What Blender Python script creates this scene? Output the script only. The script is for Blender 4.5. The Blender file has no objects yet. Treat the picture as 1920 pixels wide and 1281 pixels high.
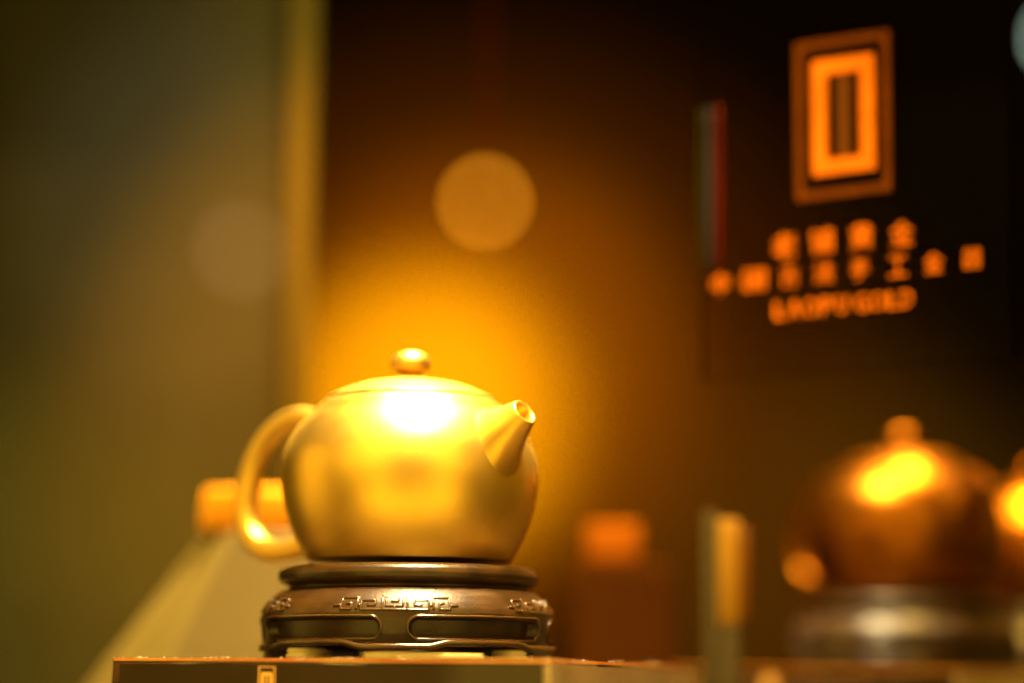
import bpy, bmesh, math, random
from mathutils import Vector, Matrix
random.seed(7)
S = bpy.context.scene
C = S.collection
R = math.radians

# ---------------------------------------------------------------- camera
F = 1920 / 36 * 85.0                       # focal length in photo pixels
EYE = Vector((0.0, -1.0, 0.09))
TILT = math.atan(650 / F)
cd = bpy.data.cameras.new('camera'); cam = bpy.data.objects.new('camera', cd); C.objects.link(cam)
cd.lens = 85; cd.sensor_width = 36; cd.clip_start = 0.02; cd.clip_end = 100
cam.location = EYE
cam.rotation_euler = (R(90) + TILT, R(-0.4), 0)
cd.dof.use_dof = True; cd.dof.focus_distance = 0.945; cd.dof.aperture_fstop = 1.8
cd.dof.aperture_blades = 0
S.camera = cam

def at(px, py, y):
    """point of the place seen at photo pixel (px, py), at world depth y"""
    cx, cy = (px - 960) / F, (640.5 - py) / F
    c, s = math.cos(TILT), math.sin(TILT)
    d = Vector((cx, c - cy * s, s + cy * c))
    return EYE + d * ((y - EYE.y) / d.y)

# ---------------------------------------------------------------- world and lights
w = bpy.data.worlds.new('World'); S.world = w; w.use_nodes = True
bg = w.node_tree.nodes['Background']
bg.inputs[0].default_value = (1.0, 0.53, 0.03, 1); bg.inputs[1].default_value = 0.30
S.view_settings.view_transform = 'Standard'; S.view_settings.look = 'None'
S.view_settings.exposure = 0; S.view_settings.gamma = 1
S.cycles.use_denoising = True
try: S.cycles.denoiser = 'OPENIMAGEDENOISE'
except Exception: pass
S.cycles.max_bounces = 10; S.cycles.transmission_bounces = 8
S.cycles.sample_clamp_indirect = 6
S.cycles.caustics_refractive = True

def aim(o, target):
    o.rotation_euler = (Vector(target) - Vector(o.location)).to_track_quat('-Z', 'Y').to_euler()
def area(name, loc, target, sx, sy, power, col, roll=0, spread=180):
    l = bpy.data.lights.new(name, 'AREA'); l.shape = 'RECTANGLE'; l.size = sx; l.size_y = sy
    l.energy = power; l.color = col; l.spread = R(spread)
    o = bpy.data.objects.new(name, l); C.objects.link(o); o.location = loc; aim(o, target)
    o.rotation_euler.rotate_axis('Z', roll)
    return o
def spot(name, loc, target, angle, blend, power, col, radius=0.03):
    l = bpy.data.lights.new(name, 'SPOT'); l.spot_size = R(angle); l.spot_blend = blend
    l.energy = power; l.color = col; l.shadow_soft_size = radius
    o = bpy.data.objects.new(name, l); C.objects.link(o); o.location = loc; aim(o, target)
    return o

XP = at(765, 900, 0).x                     # teapot axis
WALL_Y = 3.87
# key: the case lamp over the teapot
area('case_lamp', (XP + 0.045, -0.02, 0.70), (XP, 0.0, 0.2), 0.48, 0.12, 17.0, (1.0, 0.75, 0.34), R(28), 80)
# unseen warm fill panels added round the camera to brighten the teapot
area('fill_front', (XP, -0.60, 0.62), (XP, 0, 0.17), 0.9, 0.40, 1.7, (1.0, 0.68, 0.07))
area('fill_left', (-0.42, -0.45, 0.34), (XP, 0, 0.17), 0.35, 0.40, 0.62, (1.0, 0.66, 0.07))
area('fill_right', (0.33, -0.45, 0.32), (XP, 0, 0.17), 0.24, 0.34, 0.32, (1.0, 0.60, 0.07))
area('fill_strip_left', (-0.245, -0.50, 0.20), (XP, 0, 0.17), 0.14, 0.40, 0.19, (1.0, 0.64, 0.07))
area('fill_strip_right', (0.25, -0.50, 0.20), (XP, 0, 0.17), 0.14, 0.40, 0.24, (1.0, 0.60, 0.06))
area('fill_far_left', (-0.60, 0.0, 0.20), (XP, 0, 0.17), 0.35, 0.40, 0.45, (1.0, 0.62, 0.08))
area('floor_fill', (XP + 0.01, -0.30, 0.012), (XP, -0.06, 0.16), 0.62, 0.16, 0.62, (1.0, 0.66, 0.07))  # unseen fill added on the counter to lift the lower body
# bloom round the teapot, put on the far wall by added spots
pool = at(795, 770, WALL_Y)
spot('bloom_pool', (pool.x, WALL_Y - 2.0, 1.15), pool, 20, 1.0, 18000, (1.0, 0.48, 0.002), 0.05)
spot('bloom_pool_mid', (pool.x + 0.12, WALL_Y - 2.0, 1.2), at(900, 690, WALL_Y), 30, 1.0, 3200, (1.0, 0.31, 0.002), 0.05)
pool2 = at(900, 800, WALL_Y)
spot('bloom_pool_wide', (pool2.x, WALL_Y - 2.0, 1.3), pool2, 54, 1.0, 1000, (1.0, 0.27, 0.004), 0.05)
pool3 = at(1600, 1150, WALL_Y)
spot('fill_pool_right', (pool3.x, WALL_Y - 2.0, 1.3), pool3, 32, 1.0, 800, (1.0, 0.50, 0.02), 0.05)

# ---------------------------------------------------------------- materials
def mat(name, col, rough=0.5, metal=0.0, spec=0.5, coat=0.0, noise=None, bump=None, trans=0.0, ior=1.5, emis=None, var=None):
    m = bpy.data.materials.new(name); m.use_nodes = True
    nt = m.node_tree; b = nt.nodes['Principled BSDF']
    b.inputs['Base Color'].default_value = (*col, 1); b.inputs['Roughness'].default_value = rough
    b.inputs['Metallic'].default_value = metal; b.inputs['Specular IOR Level'].default_value = spec
    b.inputs['Coat Weight'].default_value = coat; b.inputs['Coat Roughness'].default_value = 0.12
    b.inputs['Transmission Weight'].default_value = trans; b.inputs['IOR'].default_value = ior
    if emis:
        b.inputs['Emission Color'].default_value = (*emis[0], 1); b.inputs['Emission Strength'].default_value = emis[1]
    tc = nt.nodes.new('ShaderNodeTexCoord')
    if var:                                # (scale, second colour, amount)
        n = nt.nodes.new('ShaderNodeTexNoise'); n.inputs['Scale'].default_value = var[0]; n.inputs['Detail'].default_value = 6
        nt.links.new(tc.outputs['Object'], n.inputs['Vector'])
        mx = nt.nodes.new('ShaderNodeMix'); mx.data_type = 'RGBA'
        mx.inputs['A'].default_value = (*col, 1); mx.inputs['B'].default_value = (*var[1], 1)
        mr = nt.nodes.new('ShaderNodeMapRange'); mr.inputs['From Min'].default_value = 0.35; mr.inputs['From Max'].default_value = 0.7
        mr.inputs['To Max'].default_value = var[2]
        nt.links.new(n.outputs['Fac'], mr.inputs['Value']); nt.links.new(mr.outputs[0], mx.inputs['Factor'])
        nt.links.new(mx.outputs['Result'], b.inputs['Base Color'])
    if noise:                              # roughness variation (scale, lo, hi)
        n = nt.nodes.new('ShaderNodeTexNoise'); n.inputs['Scale'].default_value = noise[0]; n.inputs['Detail'].default_value = 5
        nt.links.new(tc.outputs['Object'], n.inputs['Vector'])
        mr = nt.nodes.new('ShaderNodeMapRange'); mr.inputs['To Min'].default_value = noise[1]; mr.inputs['To Max'].default_value = noise[2]
        nt.links.new(n.outputs['Fac'], mr.inputs['Value']); nt.links.new(mr.outputs[0], b.inputs['Roughness'])
    if bump:                               # (scale, strength, distance)
        n = nt.nodes.new('ShaderNodeTexNoise'); n.inputs['Scale'].default_value = bump[0]; n.inputs['Detail'].default_value = 4
        nt.links.new(tc.outputs['Object'], n.inputs['Vector'])
        bp = nt.nodes.new('ShaderNodeBump'); bp.inputs['Strength'].default_value = bump[1]; bp.inputs['Distance'].default_value = bump[2]
        nt.links.new(n.outputs['Fac'], bp.inputs['Height']); nt.links.new(bp.outputs[0], b.inputs['Normal'])
    return m

GOLD = mat('satin_gold', (1.0, 0.64, 0.11), 0.34, 1.0, noise=(45, 0.30, 0.42), bump=(1500, 0.14, 0.0005))
GOLD_DIM = mat('dimmed_gold', (0.34, 0.115, 0.008), 0.33, 1.0, noise=(60, 0.28, 0.40), bump=(1400, 0.08, 0.0004))  # same gold, darkened in colour for the weaker light behind
GOLD_IN = mat('amber_gold', (0.50, 0.20, 0.008), 0.5, 1.0, bump=(300, 0.1, 0.0005))
WOOD = mat('dark_lacquered_wood', (0.020, 0.008, 0.001), 0.25, 0.0, 0.45, 0.12, noise=(90, 0.22, 0.42),
           bump=(900, 0.22, 0.0006), var=(120, (0.055, 0.022, 0.003), 0.7))
WOOD_TRIM = mat('dark_wood_relief', (0.045, 0.018, 0.003), 0.22, 0.0, 0.5, 0.3, bump=(700, 0.12, 0.0005))
ACRYLIC = mat('clear_acrylic', (1.0, 0.95, 0.84), 0.015, 0.0, 0.5, trans=1.0, ior=1.49)
INSERT = mat('brown_insert', (0.030, 0.012, 0.001), 0.4, 0, 0.3, var=(15, (0.045, 0.019, 0.002), 1.0))
INSERT_GREY = mat('grey_insert', (0.55, 0.43, 0.24), 0.4, 0, 0.3, var=(40, (0.75, 0.6, 0.38), 1.0))
EDGE = mat('orange_glow_paint', (0.85, 0.22, 0.01), 0.3, 0, 0.5, var=(120, (1.0, 0.45, 0.05), 1.0))  # warm light caught by the top bevel, put into the colour
CORNER = mat('pale_gleam_paint', (0.95, 0.75, 0.42), 0.3)  # bright line on the block's corners, painted as a pale colour
PAD = mat('pale_rubber_pad', (0.92, 0.74, 0.34), 0.35, 0.0, 0.5, var=(200, (0.8, 0.6, 0.25), 0.5))
GILT = mat('gilt_print', (0.95, 0.48, 0.08), 0.45)
COUNTER = mat('dark_counter', (0.03, 0.018, 0.006), 0.35, var=(8, (0.05, 0.03, 0.01), 1.0))
WALL = mat('dark_brown_wall', (0.012, 0.009, 0.006), 0.8, 0.0, 0.0, var=(3, (0.010, 0.0075, 0.005), 1.0))
OLIVE = mat('olive_panel', (0.018, 0.0165, 0.006), 0.5, 0.0, 0.0, coat=0.15, var=(5, (0.012, 0.0105, 0.004), 1.0))
OLIVE.node_tree.nodes['Principled BSDF'].inputs['Coat Roughness'].default_value = 0.0   # glazed front
OLIVE_TRIM = mat('olive_brass_trim', (0.028, 0.021, 0.003), 0.6, 0.0, 0.0, bump=(300, 0.05, 0.0005))
SIGN_BOARD = mat('smoked_glass', (0.93, 0.88, 0.82), 0.0, 0.0, 0.2, trans=1.0, ior=1.05)
SHEET_EDGE = mat('blacked_edge', (0.004, 0.002, 0.001), 0.7, 0, 0.0)
SIGN_BRIGHT = mat('bright_copper_lettering', (0.48, 0.105, 0.004), 0.5, 0.0, 0.0, var=(60, (0.34, 0.075, 0.003), 1.0))
SIGN_DULL = mat('dull_copper_frame', (0.075, 0.017, 0.001), 0.5, 0.0, 0.0, var=(60, (0.055, 0.013, 0.001), 1.0))
SIGN_BAR = mat('dull_bronze_bar', (0.06, 0.018, 0.002), 0.5, 0.0, 0.0)
PLINTH = mat('tan_plinth', (0.085, 0.058, 0.015), 0.55, 0.0, 0.1, var=(12, (0.07, 0.047, 0.012), 1.0))
COPPER = mat('copper_block', (0.22, 0.055, 0.002), 0.5, 0.0, 0.0, var=(30, (0.16, 0.04, 0.002), 1.0))
BROWN = mat('brown_plinth', (0.035, 0.010, 0.001), 0.6, 0.0, 0.0, var=(12, (0.028, 0.008, 0.001), 1.0))
POST_G = mat('smoked_glass_edge', (0.035, 0.024, 0.007), 0.5, 0, 0.0)
POST_A = mat('amber_strip', (0.22, 0.10, 0.003), 0.5, 0, 0.1)
POST_C = mat('copper_strip', (0.12, 0.035, 0.001), 0.5, 0, 0.1)
REDTRIM = mat('dark_red_rod', (0.035, 0.0035, 0.001), 0.6, 0, 0.0)
RB_GREEN = mat('green_rainbow_paint', (0.010, 0.009, 0.001), 0.6, 0, 0.0)
RB_GREY = mat('grey_rainbow_paint', (0.020, 0.017, 0.018), 0.6, 0, 0.0)
RB_RED = mat('red_rainbow_paint', (0.04, 0.004, 0.001), 0.6, 0, 0.0)
BLACK = mat('black_housing', (0.02, 0.02, 0.02), 0.5)

# ---------------------------------------------------------------- helpers
def link(name, me, m=None, parent=None, smooth=True):
    o = bpy.data.objects.new(name, me); C.objects.link(o)
    if m: me.materials.append(m)
    if smooth:
        for p in me.polygons: p.use_smooth = True
    if parent: o.parent = parent
    return o
def from_bm(name, bm, m, parent=None, smooth=True):
    bmesh.ops.recalc_face_normals(bm, faces=bm.faces)
    me = bpy.data.meshes.new(name); bm.to_mesh(me); bm.free()
    return link(name, me, m, parent, smooth)
def tag(o, label, cat, group=None):
    o['label'] = label; o['category'] = cat
    if group: o['group'] = group
    return o
def struct(o): o['kind'] = 'structure'; return o
def empty(name, loc, rz=0):
    o = bpy.data.objects.new(name, None); C.objects.link(o); o.location = loc; o.rotation_euler = (0, 0, rz)
    o.empty_display_size = 0.02
    return o
def copy_tree(o, parent=None):
    c = o.copy(); C.objects.link(c); c.parent = parent
    for ch in [x for x in list(bpy.data.objects) if x.parent == o]: copy_tree(ch, c)
    return c
def catmull(pts, n):
    out = []
    P = [pts[0]] + list(pts) + [pts[-1]]
    for i in range(1, len(P) - 2):
        for k in range(n):
            t = k / n
            out.append(tuple(0.5 * ((2 * P[i][j]) + (P[i+1][j] - P[i-1][j]) * t + (2*P[i-1][j] - 5*P[i][j] + 4*P[i+1][j] - P[i+2][j]) * t*t
                       + (-P[i-1][j] + 3*P[i][j] - 3*P[i+1][j] + P[i+2][j]) * t**3) for j in range(len(pts[0]))))
    out.append(tuple(pts[-1]))
    return out
def lathe(bm, prof, seg=128, disp=None):
    """prof: list of (r, z)"""
    rings = []
    for i, (r, z) in enumerate(prof):
        if r < 1e-6: rings.append([bm.verts.new((0, 0, z))]); continue
        ring = []
        for k in range(seg):
            a = 2 * math.pi * k / seg
            rr = r + (disp(a, z, i) if disp else 0)
            ring.append(bm.verts.new((rr * math.cos(a), rr * math.sin(a), z)))
        rings.append(ring)
    for A, B in zip(rings, rings[1:]):
        for k in range(seg):
            k2 = (k + 1) % seg
            if len(A) == 1 and len(B) == 1: continue
            if len(A) == 1: bm.faces.new((A[0], B[k], B[k2]))
            elif len(B) == 1: bm.faces.new((A[k], B[0], A[k2]))
            else: bm.faces.new((A[k], B[k], B[k2], A[k2]))
def box(bm, x0, x1, y0, y1, z0, z1):
    v = [bm.verts.new((x, y, z)) for z in (z0, z1) for y in (y0, y1) for x in (x0, x1)]
    for f in ((0,2,3,1),(4,5,7,6),(0,1,5,4),(2,6,7,3),(0,4,6,2),(1,3,7,5)): bm.faces.new([v[i] for i in f])
    return v
def bevel(bm, off, seg=2):
    bmesh.ops.bevel(bm, geom=list(bm.edges), offset=off, segments=seg, profile=0.5, affect='EDGES', clamp_overlap=True)
def tube(bm, pts, rad, seg=16, up=None, flat=1.0, caps=True, inner=None):
    """loft of ellipses along pts; rad: radius or list; flat scales the binormal axis"""
    pts = [Vector(p) for p in pts]; n = len(pts)
    rad = rad if isinstance(rad, (list, tuple)) else [rad] * n
    rings = []
    for i, p in enumerate(pts):
        t = (pts[min(i+1, n-1)] - pts[max(i-1, 0)]).normalized()
        u = Vector(up) if up else Vector((0, 0, 1))
        if abs(t.dot(u)) > 0.98: u = Vector((1, 0, 0))
        s = t.cross(u).normalized(); v = s.cross(t).normalized()
        rings.append([bm.verts.new(p + s * (math.cos(a) * rad[i] * flat) + v * (math.sin(a) * rad[i]))
                      for a in (2 * math.pi * k / seg for k in range(seg))])
    for A, B in zip(rings, rings[1:]):
        for k in range(seg): bm.faces.new((A[k], A[(k+1) % seg], B[(k+1) % seg], B[k]))
    if caps: bm.faces.new(rings[0][::-1]); bm.faces.new(rings[-1])
    return rings

PX = 1.0 / F                                # metres per photo pixel at the teapot axis

# ---------------------------------------------------------------- setting
Z_BLOCK = at(765, 1238, -0.07).z            # top of the clear block
bm = bmesh.new(); box(bm, -3.5, 3.5, -1.5, WALL_Y, -0.04, 0.0)
struct(from_bm('counter', bm, COUNTER, smooth=False))
bm = bmesh.new(); box(bm, -3.5, 3.5, WALL_Y, WALL_Y + 0.1, -0.04, 3.2)
struct(from_bm('back_wall', bm, WALL, smooth=False))
# olive side wall on the left with its brass edge strip
a = at(577, 640, 0.30); top = at(577, -300, 0.30).z
bm = bmesh.new(); box(bm, a.x - 0.75, a.x - 0.002, 0.30, 0.34, 0.0005, top)
sw = struct(from_bm('side_wall', bm, OLIVE, smooth=False))
b0 = at(527, 640, 0.292)
bm = bmesh.new(); box(bm, b0.x, a.x, 0.290, 0.2995, 0.0005, top); bevel(bm, 0.002)
from_bm('edge_trim', bm, OLIVE_TRIM, sw)
# unseen lights added for it; its glazed front mirrors one as a disc
v_ = at(445, 473, WALL_Y)
l = bpy.data.lights.new('mirrored_lamp', 'POINT'); l.shadow_soft_size = 0.022; l.energy = 2.6; l.color = (1.0, 0.58, 0.25)
o = bpy.data.objects.new('mirrored_lamp', l); C.objects.link(o); o.location = (v_.x, 0.60 - v_.y, v_.z)  # lamp put behind the camera for its round reflection
p = at(330, 395, 0.30); spot('side_wall_fill', (p.x - 0.1, -0.25, 0.95), p, 15, 1.0, 55, (0.55, 0.60, 1.0), 0.02)
p = at(545, 730, 0.30); spot('side_wall_warm_fill', (p.x + 0.1, -0.15, 0.80), p, 24, 1.0, 300, (1.0, 0.40, 0.003), 0.02)  # added spot carrying the teapot's glow onto the panel
p = at(60, 1150, 0.30); spot('side_wall_low_fill', (p.x - 0.1, -0.3, 0.55), p, 22, 1.0, 50, (1.0, 0.78, 0.10), 0.02)
p = at(560, 60, 0.30); spot('side_wall_top_fill', (p.x + 0.12, -0.1, 0.75), p, 16, 1.0, 10, (1.0, 0.80, 0.10), 0.02)

# ---------------------------------------------------------------- clear block
def round_block(side, h, rz):
    bm = bmesh.new(); box(bm, -side/2, side/2, -side/2, side/2 + 0.045, 0.0005, h); bevel(bm, 0.0012, 2)
    return bm
SIDE = 0.178; RZ = R(-18)
blk = empty('acrylic_block', (XP, 0, 0), RZ)
tag(blk, 'clear acrylic block with gilt emblem under the foreground teapot stand', 'display block', 'acrylic display blocks')
from_bm('body', round_block(SIDE, Z_BLOCK, RZ), ACRYLIC, blk, smooth=False)
bm = bmesh.new(); box(bm, -SIDE/2 + 0.003, SIDE/2 - 0.004, -SIDE/2 + 0.0030, -SIDE/2 + 0.0045, 0.003, Z_BLOCK - 0.0022)
from_bm('brown_insert', bm, INSERT, blk, False)
bm = bmesh.new(); box(bm, SIDE/2 - 0.0045, SIDE/2 - 0.0030, -SIDE/2 + 0.0065, SIDE/2 + 0.042, 0.003, Z_BLOCK - 0.0022)
from_bm('grey_insert', bm, INSERT_GREY, blk, False)
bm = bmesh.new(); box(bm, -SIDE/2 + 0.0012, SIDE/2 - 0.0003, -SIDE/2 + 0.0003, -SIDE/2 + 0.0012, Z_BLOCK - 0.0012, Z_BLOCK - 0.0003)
from_bm('painted_edge_glow', bm, EDGE, blk, False)  # orange strip painting in the bevel's glow
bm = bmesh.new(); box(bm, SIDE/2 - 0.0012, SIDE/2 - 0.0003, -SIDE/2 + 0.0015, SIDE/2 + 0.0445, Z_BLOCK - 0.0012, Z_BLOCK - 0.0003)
from_bm('painted_edge_glow', bm, EDGE, blk, False)
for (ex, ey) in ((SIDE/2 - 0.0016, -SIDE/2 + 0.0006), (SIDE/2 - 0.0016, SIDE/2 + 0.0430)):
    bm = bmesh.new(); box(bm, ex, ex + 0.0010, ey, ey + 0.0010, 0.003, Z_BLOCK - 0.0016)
    from_bm('painted_corner_gleam', bm, CORNER, blk, False)
# emblem printed on its front face: two frames and bars
def frame_mesh(bm, x0, x1, z0, z1, t, y0, y1):
    box(bm, x0, x0 + t, y0, y1, z0, z1); box(bm, x1 - t, x1, y0, y1, z0, z1)
    box(bm, x0 + t, x1 - t, y0, y1, z1 - t, z1); box(bm, x0 + t, x1 - t, y0, y1, z0, z0 + t)
def on_block(px, py):
    """local (x, z) on the block's front face under photo pixel"""
    c, s = math.cos(RZ), math.sin(RZ)
    n = Vector((s, -c, 0)); q = Vector((XP, 0, 0)) + n * (SIDE / 2)
    d = at(px, py, 1.0) - EYE
    p = EYE + d * ((q - EYE).dot(n) / d.dot(n)) - Vector((XP, 0, 0))
    return p.x * c + p.y * s, p.z
x0, z1 = on_block(485, 1253); x1, _ = on_block(516, 1253)
W_ = x1 - x0; H_ = W_ * 1.72; yf = -SIDE / 2
bm = bmesh.new(); frame_mesh(bm, x0, x1, z1 - H_, z1, W_ * .055, yf - 0.0002, yf - 0.00002)
from_bm('emblem_outer_frame', bm, GILT, blk, False)
bm = bmesh.new(); frame_mesh(bm, x0 + W_*.17, x1 - W_*.17, z1 - H_ + W_*.3, z1 - W_*.33, W_ * .15, yf - 0.0002, yf - 0.00002)
from_bm('emblem_inner_frame', bm, GILT, blk, False)
bm = bmesh.new(); box(bm, x0 + W_*.46, x1 - W_*.46, yf - 0.0002, yf - 0.00002, z1 - H_ + W_*.45, z1 - W_*.48)
from_bm('emblem_bar', bm, GILT, blk, False)

# ---------------------------------------------------------------- carved wooden stand
def Zf(r, y): return at(765, y, -r * PX).z - Z_BLOCK      # height of a feature seen on the front at radius r px
ROT = R(-90 - 2.5)                                        # the carving's zero faces the camera, a little left
prof_px = [(0, 1057), (195, 1057), (200, 1055.5), (224, 1055.5), (234, 1058), (240, 1064), (242, 1073), (240, 1083), (233, 1090), (224, 1093),
           (221, 1096), (222, 1099.5), (228, 1101), (236, 1102.5), (240, 1105), (252, 1116), (263, 1130), (269, 1141), (271.5, 1150),
           (271, 1160), (269, 1175), (267, 1190), (265, 1200), (263, 1209), (256, 1210), (215, 1210)]
prof = [(r * PX, Zf(r, y)) for r, y in prof_px]
pr = []
for i, (A, B) in enumerate(zip(prof, prof[1:])):
    n = 1 if i < 2 else (10 if 18 <= i <= 22 else 3)
    for k in range(n): pr.append((A[0] + (B[0]-A[0])*k/n, A[1] + (B[1]-A[1])*k/n))
pr.append(prof[-1])
def prof_at(z):
    for A, B in zip(prof[13:], prof[14:]):
        if A[1] >= z >= B[1] and A[1] > B[1]:
            t = (A[1]-z)/(A[1]-B[1]); return A[0] + (B[0]-A[0])*t
    return prof[18][0]
z_win, h_win = (Zf(269, 1159) + Zf(266, 1197)) / 2, (Zf(269, 1159) - Zf(266, 1197)) / 2
WINS = [R(36 + 72 * k) for k in range(5)]               # measured from the carving's zero
HALF = R(30.5)
def win_sdf(a, z):
    best = 9
    for c in WINS:
        d = (a - c + math.pi) % (2 * math.pi) - math.pi
        u = abs(d) * 0.0592 - (HALF * 0.0592 - h_win); v = abs(z - z_win)
        u = max(u, 0); best = min(best, math.hypot(u, v) - h_win)
    return best
def carve(a, z, i):
    if z > z_win + h_win * 1.6 or z < z_win - h_win * 1.6 or pr[i][0] < 0.05: return 0
    d = win_sdf((a) % (2 * math.pi), z)
    if d < -0.0006: return -0.0042
    if d < 0: return -0.0042 * (-d / 0.0006)
    return 0
stand = empty('carved_wooden_stand', (XP, 0, Z_BLOCK), ROT)
tag(stand, 'round dark carved wooden stand with fretwork under the foreground gold teapot', 'stand', 'carved stands under the teapots')
bm = bmesh.new(); lathe(bm, pr, 540, carve)
body = from_bm('stand_body', bm, WOOD, stand)
# rims round the oblong windows: raised beads
rim_bm = bmesh.new()
loop = []
hw, hh = HALF * 0.0592 + 0.0006, h_win + 0.0006
N = 14
for (sx, a0) in ((1, -90), (-1, 90)):
    for k in range(N + 1):
        t = R(a0 + 180 * k / N)
        loop.append((sx * (hw - hh) + hh * math.cos(t), hh * math.sin(t)))
dense = []
for A, B in zip(loop, loop[1:] + loop[:1]):
    L = math.hypot(B[0]-A[0], B[1]-A[1]); n = max(1, int(L / 0.0015))
    for k in range(n): dense.append((A[0] + (B[0]-A[0])*k/n, A[1] + (B[1]-A[1])*k/n))
dense.append(dense[0])
pts = []
for u, v in dense:
    z = z_win + v; r = prof_at(z) + 0.0001; a = u / 0.0592
    pts.append((r * math.cos(a), r * math.sin(a), z))
tube(rim_bm, pts, 0.00062, 8, up=(1, 0, 0), caps=False)
me_rim = None
for c in WINS:
    if me_rim is None:
        o = from_bm('window_rim', rim_bm, WOOD_TRIM, stand); me_rim = o.data
    else: o = link('window_rim', me_rim, None, stand)
    o.rotation_euler = (0, 0, c)
# key-fret relief on the shoulder
half = [[(22, 26), (22, 2), (60, 2), (60, 19), (35, 19), (35, 10), (49, 10)],
        [(68, 27), (68, 2)], [(68, 24), (98, 24), (98, 3), (79, 3), (79, 14), (89, 14)], [(98, 10), (113, 10)], [(60, 10), (68, 10)]]
fret = [[(-15, 24), (-15, 9), (15, 9), (15, 24)], [(-7, 17), (7, 17), (7, 24)], [(-22, 2), (22, 2)], [(0, 9), (0, 2)]]
for pl in half: fret += [pl, [(-u, v) for u, v in pl]]
bmf = bmesh.new()
for pl in fret:
    pp = []
    for (u0, v0), (u1, v1) in zip(pl, pl[1:]):
        n = max(1, int(math.hypot(u1-u0, v1-v0) / 3))
        pp += [(u0 + (u1-u0)*k/n, v0 + (v1-v0)*k/n) for k in range(n)]
    pp.append(pl[-1])
    P = []
    for u, v in pp:
        y = 1147 - v * 1.02; z = Zf(258, y); r = prof_at(z); a = u / 266.0
        P.append((r * math.cos(a), r * math.sin(a), z))
    tube(bmf, P, 0.00056, 8, up=(1, 0, 0))
me_f = None
for k in range(5):
    if me_f is None: o = from_bm('fretwork', bmf, WOOD_TRIM, stand); me_f = o.data
    else: o = link('fretwork', me_f, None, stand)
    o.rotation_euler = (0, 0, R(72 * k))
# cloud-shaped foot rail: low at the five feet, arched between
def smooth(t): t = max(0, min(1, t)); return t * t * (3 - 2 * t)
def arch(a):
    d = abs((a % R(72)) - R(36))                        # 0 at the middle of an arch
    return 1 - smooth((d - R(15)) / R(9))
zt0, zt1, zb0, zb1 = Zf(275, 1207.5), Zf(275, 1199.5), Zf(275, 1222), Zf(275, 1212)
bm = bmesh.new(); SEG = 360; rings = []
for k in range(SEG):
    a = 2 * math.pi * k / SEG; h = arch(a); zt = zt0 + (zt1-zt0)*h; zb = zb0 + (zb1-zb0)*h
    d = abs((a % R(72)) - R(36)); e = smooth((d - R(22)) / R(5))
    ro, ri = (274 + 2*(1-h)) * PX, 222 * PX
    sec = [(ri, zt), (ro - 0.0012, zt), (ro - 0.0003, zt - 0.0003), (ro, zt - 0.0009), (ro, zb + 0.0006), (ro - 0.0005, zb), (ri, zb)]
    rings.append([bm.verts.new((r * math.cos(a), r * math.sin(a), z)) for r, z in sec])
for k in range(SEG):
    A, B = rings[k], rings[(k+1) % SEG]
    for j in range(len(A)): bm.faces.new((A[j], A[(j+1) % len(A)], B[(j+1) % len(A)], B[j]))
o = from_bm('foot_rail', bm, WOOD_TRIM, stand)
# small feet under the rail
bmft = bmesh.new(); rs = []
for k in range(13):
    a = R(-9 + 18 * k / 12)
    rs.append([bmft.verts.new((r * math.cos(a), r * math.sin(a), z)) for r, z in
               ((232*PX, zb0 + .0001), (268*PX, zb0 + .0001), (266*PX, 0.0003), (234*PX, 0.0003))])
for A, B in zip(rs, rs[1:]):
    for j in range(4): bmft.faces.new((A[j], A[(j+1) % 4], B[(j+1) % 4], B[j]))
bmft.faces.new(rs[0]); bmft.faces.new(rs[-1][::-1])
me_ft = None
for k in range(1, 5):
    if me_ft is None: o = from_bm('foot', bmft, WOOD_TRIM, stand, False); me_ft = o.data
    else: o = link('foot', me_ft, None, stand, False)
    o.rotation_euler = (0, 0, R(72 * k))

# pale levelling pads between the stand and the block
def arc_pad(bm, a0, a1, r0, r1, z0, z1):
    rs = []
    for k in range(25):
        a = a0 + (a1 - a0) * k / 24
        e = min(1, min(k, 24 - k) / 1.5 + 0.25); m_ = (r0 + r1) / 2
        rs.append([bm.verts.new(((m_ + (r - m_) * e) * math.cos(a), (m_ + (r - m_) * e) * math.sin(a), z)) for r, z in
                   ((r0, z0), (r1 - .0003, z0), (r1, z0 + .0004), (r1, z1 - .0004), (r1 - .0004, z1), (r0, z1))])
    for A, B in zip(rs, rs[1:]):
        for j in range(6): bm.faces.new((A[j], A[(j+1) % 6], B[(j+1) % 6], B[j]))
    bm.faces.new(rs[0]); bm.faces.new(rs[-1][::-1])
bm = bmesh.new(); arc_pad(bm, R(-13), R(37), 236*PX, 270*PX, 0.0002, zb0 - 0.0003)
p1 = from_bm('levelling_pad', bm, PAD); p1.location = (XP, 0, Z_BLOCK); p1.rotation_euler = (0, 0, ROT)
tag(p1, 'long pale yellow pad strip under the front foot of the teapot stand', 'pad', 'pads under the stand')
def disc_pad(a, r, rad, h, lab, tilt=0):
    bm = bmesh.new()
    pf = [(0, 0), (rad * .9, 0), (rad, h * .15), (rad * .97, h * .38), (rad * .86, h * .5), (rad * .95, h * .62), (rad * .9, h * .9), (rad * .8, h), (rad * .5, h), (rad * .45, h * .93), (0, h * .93)]
    lathe(bm, pf, 48)
    o = from_bm('levelling_pad', bm, PAD)
    o.location = (XP + r * math.cos(ROT + a), r * math.sin(ROT + a), Z_BLOCK + .0003)
    return tag(o, lab, 'pad', 'pads under the stand')
disc_pad(R(56), 236*PX, 0.0075, 0.0042, 'round grooved pale pad under the right arch of the teapot stand')
disc_pad(R(-46), 232*PX, 0.0085, 0.0046, 'round grooved pale pad under the left arch of the teapot stand')

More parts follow.
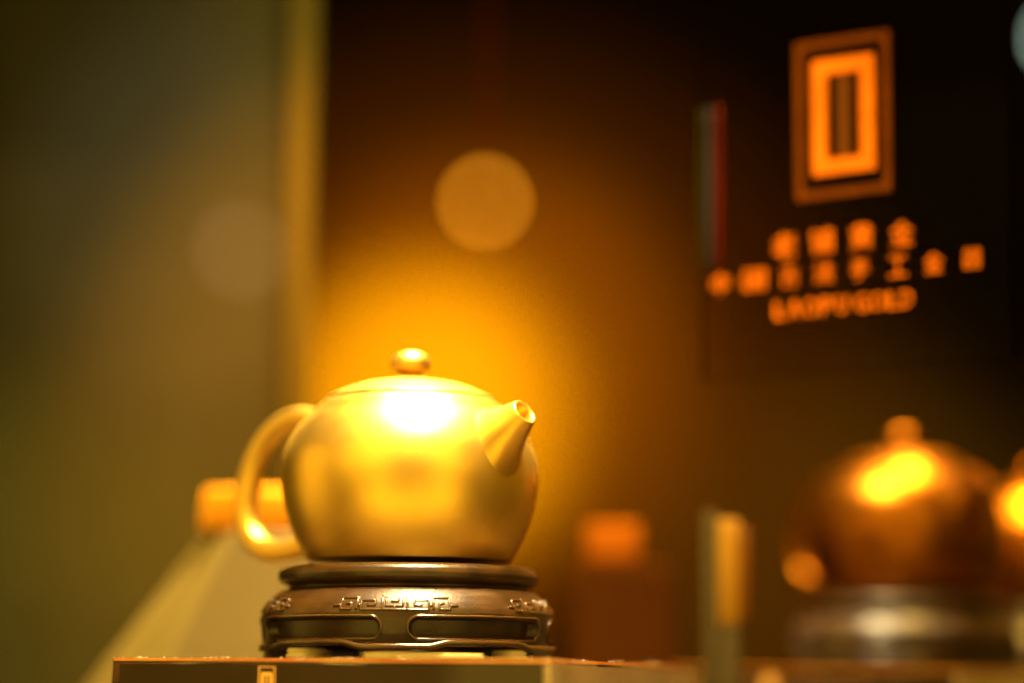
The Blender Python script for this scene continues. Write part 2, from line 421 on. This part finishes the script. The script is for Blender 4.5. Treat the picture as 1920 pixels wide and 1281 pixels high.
# ---------------------------------------------------------------- gold teapot
from mathutils import noise as mnoise
def hand(a, z, i): return 0.00016 * mnoise.noise(Vector((math.cos(a) * 2.2, math.sin(a) * 2.2, z * 38)))   # hand-raised metal is never quite round
Z_POT = Z_BLOCK + pr[0][1]
AZ = R(-40)                                              # the spout points right and towards the camera
def Za(y, d=0.0): return at(765, y, d).z - Z_POT
pot = empty('gold_teapot', (XP, 0, Z_POT), AZ)
tag(pot, 'bright satin gold teapot with ball knob on the foreground carved stand', 'teapot', 'gold teapots')
bp = catmull([(159, 754.4), (171.5, 764), (184, 777), (206, 799), (223, 824), (235, 853), (240, 887), (238.5, 920), (232.5, 955), (222, 990), (208, 1022), (196, 1044), (188, 1060)], 5)
bp = [(0, 762), (148, 762), (151.5, 759), (153.5, 755.5), (156, 754)] + bp + [(185, 1067), (180, 1069.5), (0, 1069.5)]
bm = bmesh.new(); lathe(bm, [(r * PX, max(Za(y), 0.0003)) for r, y in bp], 160, hand)
from_bm('pot_body', bm, GOLD, pot)
lp = [(0, 755), (146, 755), (150, 753), (154, 752), (158, 751.6), (158.6, 750.6)] + catmull([(157.4, 748.8), (150, 744.6), (138, 739.5), (112, 728.5), (75, 719), (40, 714.5), (16, 713.2)], 5)
bm = bmesh.new(); lathe(bm, [(r * PX, Za(y)) for r, y in lp] + [(0, Za(713))], 160)
lid = from_bm('lid', bm, GOLD, pot)
kp = [(0, 714)] + catmull([(17, 714), (11.5, 711), (9.5, 706.5), (13, 703), (24, 701), (33, 696), (37, 685), (34.5, 674), (26, 665.5), (12, 661), (0, 660)], 4)
bm = bmesh.new(); lathe(bm, [(r * PX, Za(y)) for r, y in kp], 64)
from_bm('knob', bm, GOLD, lid)
# spout: a stubby cone whose root flares into the body
sa = -AZ
def rad_of(px, side):                                    # radial distance whose image column is px
    lo, hi = 0.0, 0.2
    for _ in range(50):
        m_ = (lo + hi) / 2
        X = XP + side * m_ * math.cos(sa); D = 1.0 - side * m_ * math.sin(sa)
        if side * (960 + F * X / D) < side * px: lo = m_
        else: hi = m_
    return lo
sp = [(885, 858, 112), (903, 842, 96), (918, 828, 76), (934, 814, 58), (950, 800, 45), (965, 786.5, 34.5), (980, 773, 26.5)]
pts, rad = [], []
for px, py, r in catmull(sp, 4):
    q = rad_of(px, 1); pts.append((q, 0, at(px, py, -q * math.sin(sa)).z - Z_POT)); rad.append(r * PX * 0.97)
e = Vector(pts[-1]); t = (e - Vector(pts[-6])).normalized()
pts += [tuple(e + t * 0.0003), tuple(e + t * 0.0002), tuple(e - t * 0.0006), tuple(e - t * 0.012)]; rad += [24.5 * PX, 20.5 * PX, 18.5 * PX, 15 * PX]
bm = bmesh.new()
rg = []
ax = (Vector(pts[-3]) - Vector(pts[0])).normalized()
for i, (p, r) in enumerate(zip(pts, rad)):
    s = Vector((0, 1, 0)); v = s.cross(t).normalized()
    rg.append([bm.verts.new(Vector(p) + s * (math.cos(a) * r) + v * (math.sin(a) * r)) for a in (2*math.pi*k/40 for k in range(40))])
for A, B in zip(rg, rg[1:]):
    for k in range(40): bm.faces.new((A[k], A[(k+1) % 40], B[(k+1) % 40], B[k]))
bm.faces.new(rg[-1])
from_bm('spout', bm, GOLD, pot)
# handle loop on the far side
hd = [(600, 790, 17), (578, 787, 17), (552, 786, 17.5), (522, 800, 19), (496, 828, 20.5), (477, 865, 21.5), (464, 910, 22), (460, 958, 22), (467, 1000, 22), (488, 1029, 21.5), (518, 1037, 20.5), (548, 1033, 20), (575, 1026, 20), (600, 1018, 19)]
pts, rad = [], []
for px, py, r in catmull(hd, 5):
    q = rad_of(px, -1); pts.append((-q, 0, at(px, py, q * math.sin(sa)).z - Z_POT)); rad.append(r * PX * 1.12)
bm = bmesh.new(); tube(bm, pts, rad, 24, up=(0, 1, 0), flat=1.0)
from_bm('handle', bm, GOLD, pot)

# ---------------------------------------------------------------- the other teapots on their stands and blocks
def other_set(px, depth, extra, labs):
    dx = (px - 960) / F * depth - XP; dy = depth - 1.0
    for src, lab, rot in ((pot, labs[0], extra), (stand, labs[1], 0), (blk, labs[2], R(-25))):
        c = copy_tree(src); c.location = Vector(src.location) + Vector((dx, dy, 0)); c.rotation_euler.z += rot; c['label'] = lab
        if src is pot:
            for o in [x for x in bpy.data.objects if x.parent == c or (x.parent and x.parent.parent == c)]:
                o.material_slots[0].link = 'OBJECT'; o.material_slots[0].material = GOLD_DIM
    return dx + XP, dy
x2, y2 = other_set(1693, 1.29, R(-21), ('blurred gold teapot, dimmed in its colour, in the background below the sign lettering',
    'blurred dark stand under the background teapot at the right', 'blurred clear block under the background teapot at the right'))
area('second_case_lamp', (x2 + 0.03, y2, 0.75), (x2, y2, 0.2), 0.22, 0.07, 1.6, (1.0, 0.60, 0.10), 0, 70)
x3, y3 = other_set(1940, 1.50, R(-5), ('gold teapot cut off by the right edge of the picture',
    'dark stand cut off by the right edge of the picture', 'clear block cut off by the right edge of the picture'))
area('third_case_lamp', (x3 - 0.03, y3, 0.75), (x3, y3, 0.2), 0.24, 0.12, 3.6, (1.0, 0.58, 0.08), 0, 80)

# ---------------------------------------------------------------- sign board with lettering
TAN = 0.66; PH = math.atan(TAN)
Q0 = at(1575, 300, 0.06)
SU = Vector((math.cos(PH), -math.sin(PH), 0)); SN = Vector((-math.sin(PH), -math.cos(PH), 0))
def on_sign(px, py):
    d = at(px, py, 1.0) - EYE
    p = EYE + d * ((Q0 - EYE).dot(SN) / d.dot(SN)) - Q0
    return p.dot(SU), p.z
sign = empty('glass_sign', Q0, -PH)
tag(sign, 'glass sign with orange rectangular emblem and rows of lettering at the upper right', 'sign')
def sbox(px0, py0, px1, py1, pad=0):
    s0, _ = on_sign(px0, (py0+py1)/2); s1, _ = on_sign(px1, (py0+py1)/2)
    _, ta = on_sign((px0+px1)/2, py0); _, tb = on_sign((px0+px1)/2, py1)
    return s0 - pad, s1 + pad, tb - pad, ta + pad
# local frame: x along the board, -y towards the viewer, z up
sL, _ = on_sign(1306, 300); sR, _ = on_sign(1884, 300); _, tB = on_sign(1575, 690)
bm = bmesh.new(); box(bm, sL, sR, 0.0, 0.003, tB, tB + 0.55)
sheet = from_bm('glass_sheet', bm, SIGN_BOARD, sign, False); sheet.data.materials.append(SHEET_EDGE)
for f in sheet.data.polygons:
    if abs(f.normal.y) < 0.5: f.material_index = 1                     # blacked edges
s0, s1, t0, t1 = sbox(1487, 66, 1664, 364)
th = (s1 - s0) * 0.08
bm = bmesh.new(); frame_mesh(bm, s0, s1, t0, t1, th, -0.0016, -0.0001); from_bm('emblem_outer_frame', bm, SIGN_DULL, sign, False)
s0, s1, t0, t1 = sbox(1519, 105, 1634, 320)
th = (s1 - s0) * 0.22
bm = bmesh.new(); frame_mesh(bm, s0, s1, t0, t1, th, -0.0016, -0.0001); from_bm('emblem_inner_frame', bm, SIGN_BRIGHT, sign, False)
m_ = (s0 + s1) / 2; bw = (s1 - s0) * 0.11
bm = bmesh.new(); box(bm, m_ - bw, m_ + bw, -0.0012, -0.0001, t0 + th, t1 - th); from_bm('emblem_bar', bm, SIGN_BAR, sign, False)
def glyph(ch, px, py, wpx, hpx, m):
    cu = bpy.data.curves.new('glyph', 'FONT'); cu.body = ch; cu.offset = 0.0; cu.extrude = 0.05; cu.resolution_u = 2
    o = bpy.data.objects.new('glyph', cu); C.objects.link(o); bpy.context.view_layer.update()
    me = bpy.data.meshes.new_from_object(o.evaluated_get(bpy.context.evaluated_depsgraph_get()))
    bpy.data.objects.remove(o); bpy.data.curves.remove(cu)
    xs = [v.co.x for v in me.vertices]; ys = [v.co.y for v in me.vertices]
    s0, s1, t0, t1 = sbox(px - wpx/2, py - hpx/2, px + wpx/2, py + hpx/2)
    for v in me.vertices:
        fx = (v.co.x - min(xs)) / max(1e-6, max(xs) - min(xs)); fy = (v.co.y - min(ys)) / max(1e-6, max(ys) - min(ys))
        v.co = Vector((s0 + fx * (s1 - s0), -0.0008 - (v.co.z / 0.05) * 0.0007, t0 + fy * (t1 - t0)))
    me.materials.clear()
    return link('letter', me, m, sign, False)
for ch, px, py in zip('老铺黄金', (1467, 1537, 1612, 1687), (459, 449, 440, 433)): glyph(ch, px, py, 42, 46, SIGN_BRIGHT)
wid = (30, 40, 32, 36, 34, 34, 36, 38)
for ch, px, py, ww in zip('中国古法手工金器', (1348, 1411, 1477, 1541, 1609, 1680, 1747, 1819), (531, 523, 515, 508, 501, 495, 488, 480), wid): glyph(ch, px, py, ww, 38, SIGN_BRIGHT)
for ch, px, ww in zip('LAOPUGOLD', (1459, 1486, 1517, 1547, 1575, 1613, 1643, 1671, 1697), (18, 26, 27, 20, 22, 25, 27, 18, 23)):
    glyph(ch, px, 581 - (px - 1445) * 0.1, ww, 33, SIGN_BRIGHT)
# dispersed light on the sheet's left edge, painted as coloured slivers
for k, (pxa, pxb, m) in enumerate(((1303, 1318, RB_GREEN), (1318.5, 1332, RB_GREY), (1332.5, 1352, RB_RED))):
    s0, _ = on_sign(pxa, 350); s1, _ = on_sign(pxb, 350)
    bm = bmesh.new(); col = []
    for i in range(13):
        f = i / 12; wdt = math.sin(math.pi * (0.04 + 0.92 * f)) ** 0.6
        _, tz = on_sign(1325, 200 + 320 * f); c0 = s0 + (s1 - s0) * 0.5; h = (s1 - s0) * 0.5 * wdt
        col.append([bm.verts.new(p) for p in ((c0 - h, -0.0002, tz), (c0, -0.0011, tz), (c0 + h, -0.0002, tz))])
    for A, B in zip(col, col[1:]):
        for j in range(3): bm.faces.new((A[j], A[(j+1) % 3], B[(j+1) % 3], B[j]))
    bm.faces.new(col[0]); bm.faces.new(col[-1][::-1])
    from_bm('painted_rainbow', bm, m, sign)
# unseen spot added to brighten the sign
p = at(1600, 400, 0.08)
spot('sign_fill', (p.x - 0.28, -0.35, 0.62), at(1600, 350, 0.08), 26, 0.9, 1.7, (1.0, 0.5, 0.1), 0.02)

# ---------------------------------------------------------------- blurred things behind the teapot
# tapered tan plinth at the left with a gold ingot on it
low = [at(165, 1285, 0.225), at(296, 1285, 0.145), at(800, 1285, 0.145), at(800, 1285, 0.225)]
hi = [at(378, 1000, 0.215), at(432, 1000, 0.155), at(660, 1000, 0.155), at(660, 1000, 0.215)]
zt = hi[1].z
for v in hi: v.z = zt
zl = low[1].z
bm = bmesh.new()
base = []
for l, h in zip(low, hi):
    f = (0.0005 - zt) / (zl - zt); base.append(Vector((h.x + (l.x - h.x) * f, h.y + (l.y - h.y) * f, 0.0005)))
vb = [bm.verts.new(v) for v in base]; vt = [bm.verts.new(v) for v in hi]
bm.faces.new(vb[::-1]); bm.faces.new(vt)
for i in range(4): bm.faces.new((vb[i], vb[(i+1) % 4], vt[(i+1) % 4], vt[i]))
bevel(bm, 0.002, 2)
tag(from_bm('tapered_plinth', bm, PLINTH, smooth=False), 'blurred tan tapered plinth behind the teapot at the lower left', 'plinth')
p0, p1_ = at(372, 1000, 0.17), at(640, 1000, 0.17); zz = at(500, 918, 0.17).z
bm = bmesh.new(); v = box(bm, p0.x, p1_.x, 0.168, 0.20, zt + 0.0005, zz)
for q in v[4:]: q.co.x += 0.002 if q.co.x < (p0.x + p1_.x)/2 else -0.002
bevel(bm, 0.002, 3)
tag(from_bm('gold_ingot', bm, GOLD_IN), 'blurred gold bar on the tan plinth behind the teapot handle', 'gold bar')
p = at(330, 1100, 0.18); spot('plinth_fill', (p.x - 0.55, 0.10, 0.42), at(330, 1080, 0.18), 20, 0.9, 38.0, (1.0, 0.74, 0.10), 0.02)  # unseen spot added to brighten the plinth's slanted left face
# dark plinth with a copper block at the right
pa, pb = at(1075, 1056, 0.29), at(1262, 1056, 0.29)
bm = bmesh.new(); box(bm, pa.x, pb.x, 0.29, 0.36, 0.0005, pa.z); bevel(bm, 0.002)
tag(from_bm('brown_plinth', bm, BROWN, smooth=False), 'blurred dark brown plinth right of the teapot carrying a copper block', 'plinth')
pc, pd = at(1098, 1056, 0.30), at(1200, 1056, 0.30)
bm = bmesh.new(); box(bm, pc.x, pd.x, 0.30, 0.33, pa.z + 0.0005, at(1100, 980, 0.30).z); bevel(bm, 0.0025, 3)
tag(from_bm('copper_block', bm, COPPER), 'blurred orange copper block on the brown plinth right of the teapot', 'block')
p = at(1150, 1020, 0.3); spot('copper_fill', (p.x + 0.08, 0.0, 0.62), p, 14, 1.0, 0.2, (1.0, 0.45, 0.05), 0.02)  # added spot lifting the copper block, its source unseen
# upright three-faced divider post
post = empty('divider_post', (at(1362, 1281, 0.14).x, 0.14, 0), 0)
tag(post, 'blurred upright amber and grey post right of the clear block', 'post')
zt_ = at(1362, 955, 0.14).z
def strip(name, px0, px1, yd, m, z0, z1):
    x0, x1 = at(px0, 1100, 0.14).x - post.location.x, at(px1, 1100, 0.14).x - post.location.x
    bm = bmesh.new(); box(bm, x0, x1, yd, yd + 0.012, z0, z1); bevel(bm, 0.0008); return from_bm(name, bm, m, post)
strip('glass_edge', 1321, 1345.5, 0.0, POST_G, 0.0005, zt_); zm = at(1362, 1170, 0.14).z
strip('amber_face', 1346, 1386.5, 0.001, POST_A, zm + 0.0002, zt_ - 0.004); strip('grey_face', 1346, 1386.5, 0.001, POST_G, 0.0005, zm)
strip('copper_face', 1387, 1405, 0.002, POST_C, zm + 0.003, zt_ - 0.008)
p = at(1362, 1060, 0.14); spot('post_fill', (p.x + 0.05, -0.1, 0.5), p, 12, 1.0, 0.8, (1.0, 0.75, 0.3), 0.02)  # extra unseen spot added to light the post
# red streak behind the teapot, made up as a thin cord
q = at(908, 268, 0.36)
bm = bmesh.new(); lathe(bm, [(0, 0), (0.0022, 0.001), (0.0028, 0.004), (0.0020, 0.008), (0.0010, 0.010), (0.0010, 0.75), (0, 0.75)], 20)
o = from_bm('streak_cord', bm, REDTRIM); o.location = (q.x, 0.36, q.z); tag(o, 'thin added cord for the blurred red streak above the round light', 'cord')

# ---------------------------------------------------------------- small lamps far behind (they blur to discs)
def pin(px, py, rad_px, col, st, lab):
    p = at(px, py, WALL_Y - 0.06); k = (WALL_Y + 1) / F
    e = empty('pin_light', (p.x, WALL_Y, p.z)); tag(e, lab, 'lamp', 'small lamps on the far wall')
    M = mat('lamp_glow', (0.8, 0.8, 0.8), 0.5, emis=(col, st))
    rr = rad_px * k
    bm = bmesh.new(); lathe(bm, [(0, 0.0), (rr * 1.25, 0.0), (rr * 1.25, 0.05), (rr * 1.02, 0.05), (rr * 1.02, 0.04), (0, 0.04)], 32)
    h = from_bm('housing', bm, BLACK, e); h.rotation_euler = (R(90), 0, 0)
    bm = bmesh.new(); lathe(bm, [(0, 0.041), (rr, 0.041), (rr * .8, 0.049), (0, 0.053)], 32)
    h = from_bm('lens', bm, M, e); h.rotation_euler = (R(90), 0, 0)
pin(903, 376, 14, (1.0, 0.50, 0.06), 2.4, 'round amber blur disc of a small lamp above the teapot')
pin(1988, 62, 13, (0.75, 1.0, 0.75), 7.0, 'pale green blur disc of a lamp at the upper right corner')

# dust on the front edge of the block
bm = bmesh.new()
c, s = math.cos(RZ), math.sin(RZ)
for k in range(150):
    if random.random() < 0.7: lx, ly = random.uniform(-SIDE/2, SIDE/2), -SIDE/2 + 0.0015 + abs(random.gauss(0, 0.004))
    else: lx, ly = SIDE/2 - 0.0015 - abs(random.gauss(0, 0.004)), random.uniform(-SIDE/2, SIDE/2)
    if math.hypot(lx, ly) < 0.064: continue
    r = random.uniform(0.00008, 0.00028)
    bmesh.ops.create_icosphere(bm, subdivisions=1, radius=r, matrix=Matrix.Translation((XP + lx*c - ly*s, lx*s + ly*c, Z_BLOCK + r * .7)))
o = from_bm('dust', bm, mat('pale_dust', (0.8, 0.6, 0.35), 0.5)); o['kind'] = 'stuff'; o['label'] = 'pale dust specks along the top edge of the block'; o['category'] = 'dust'
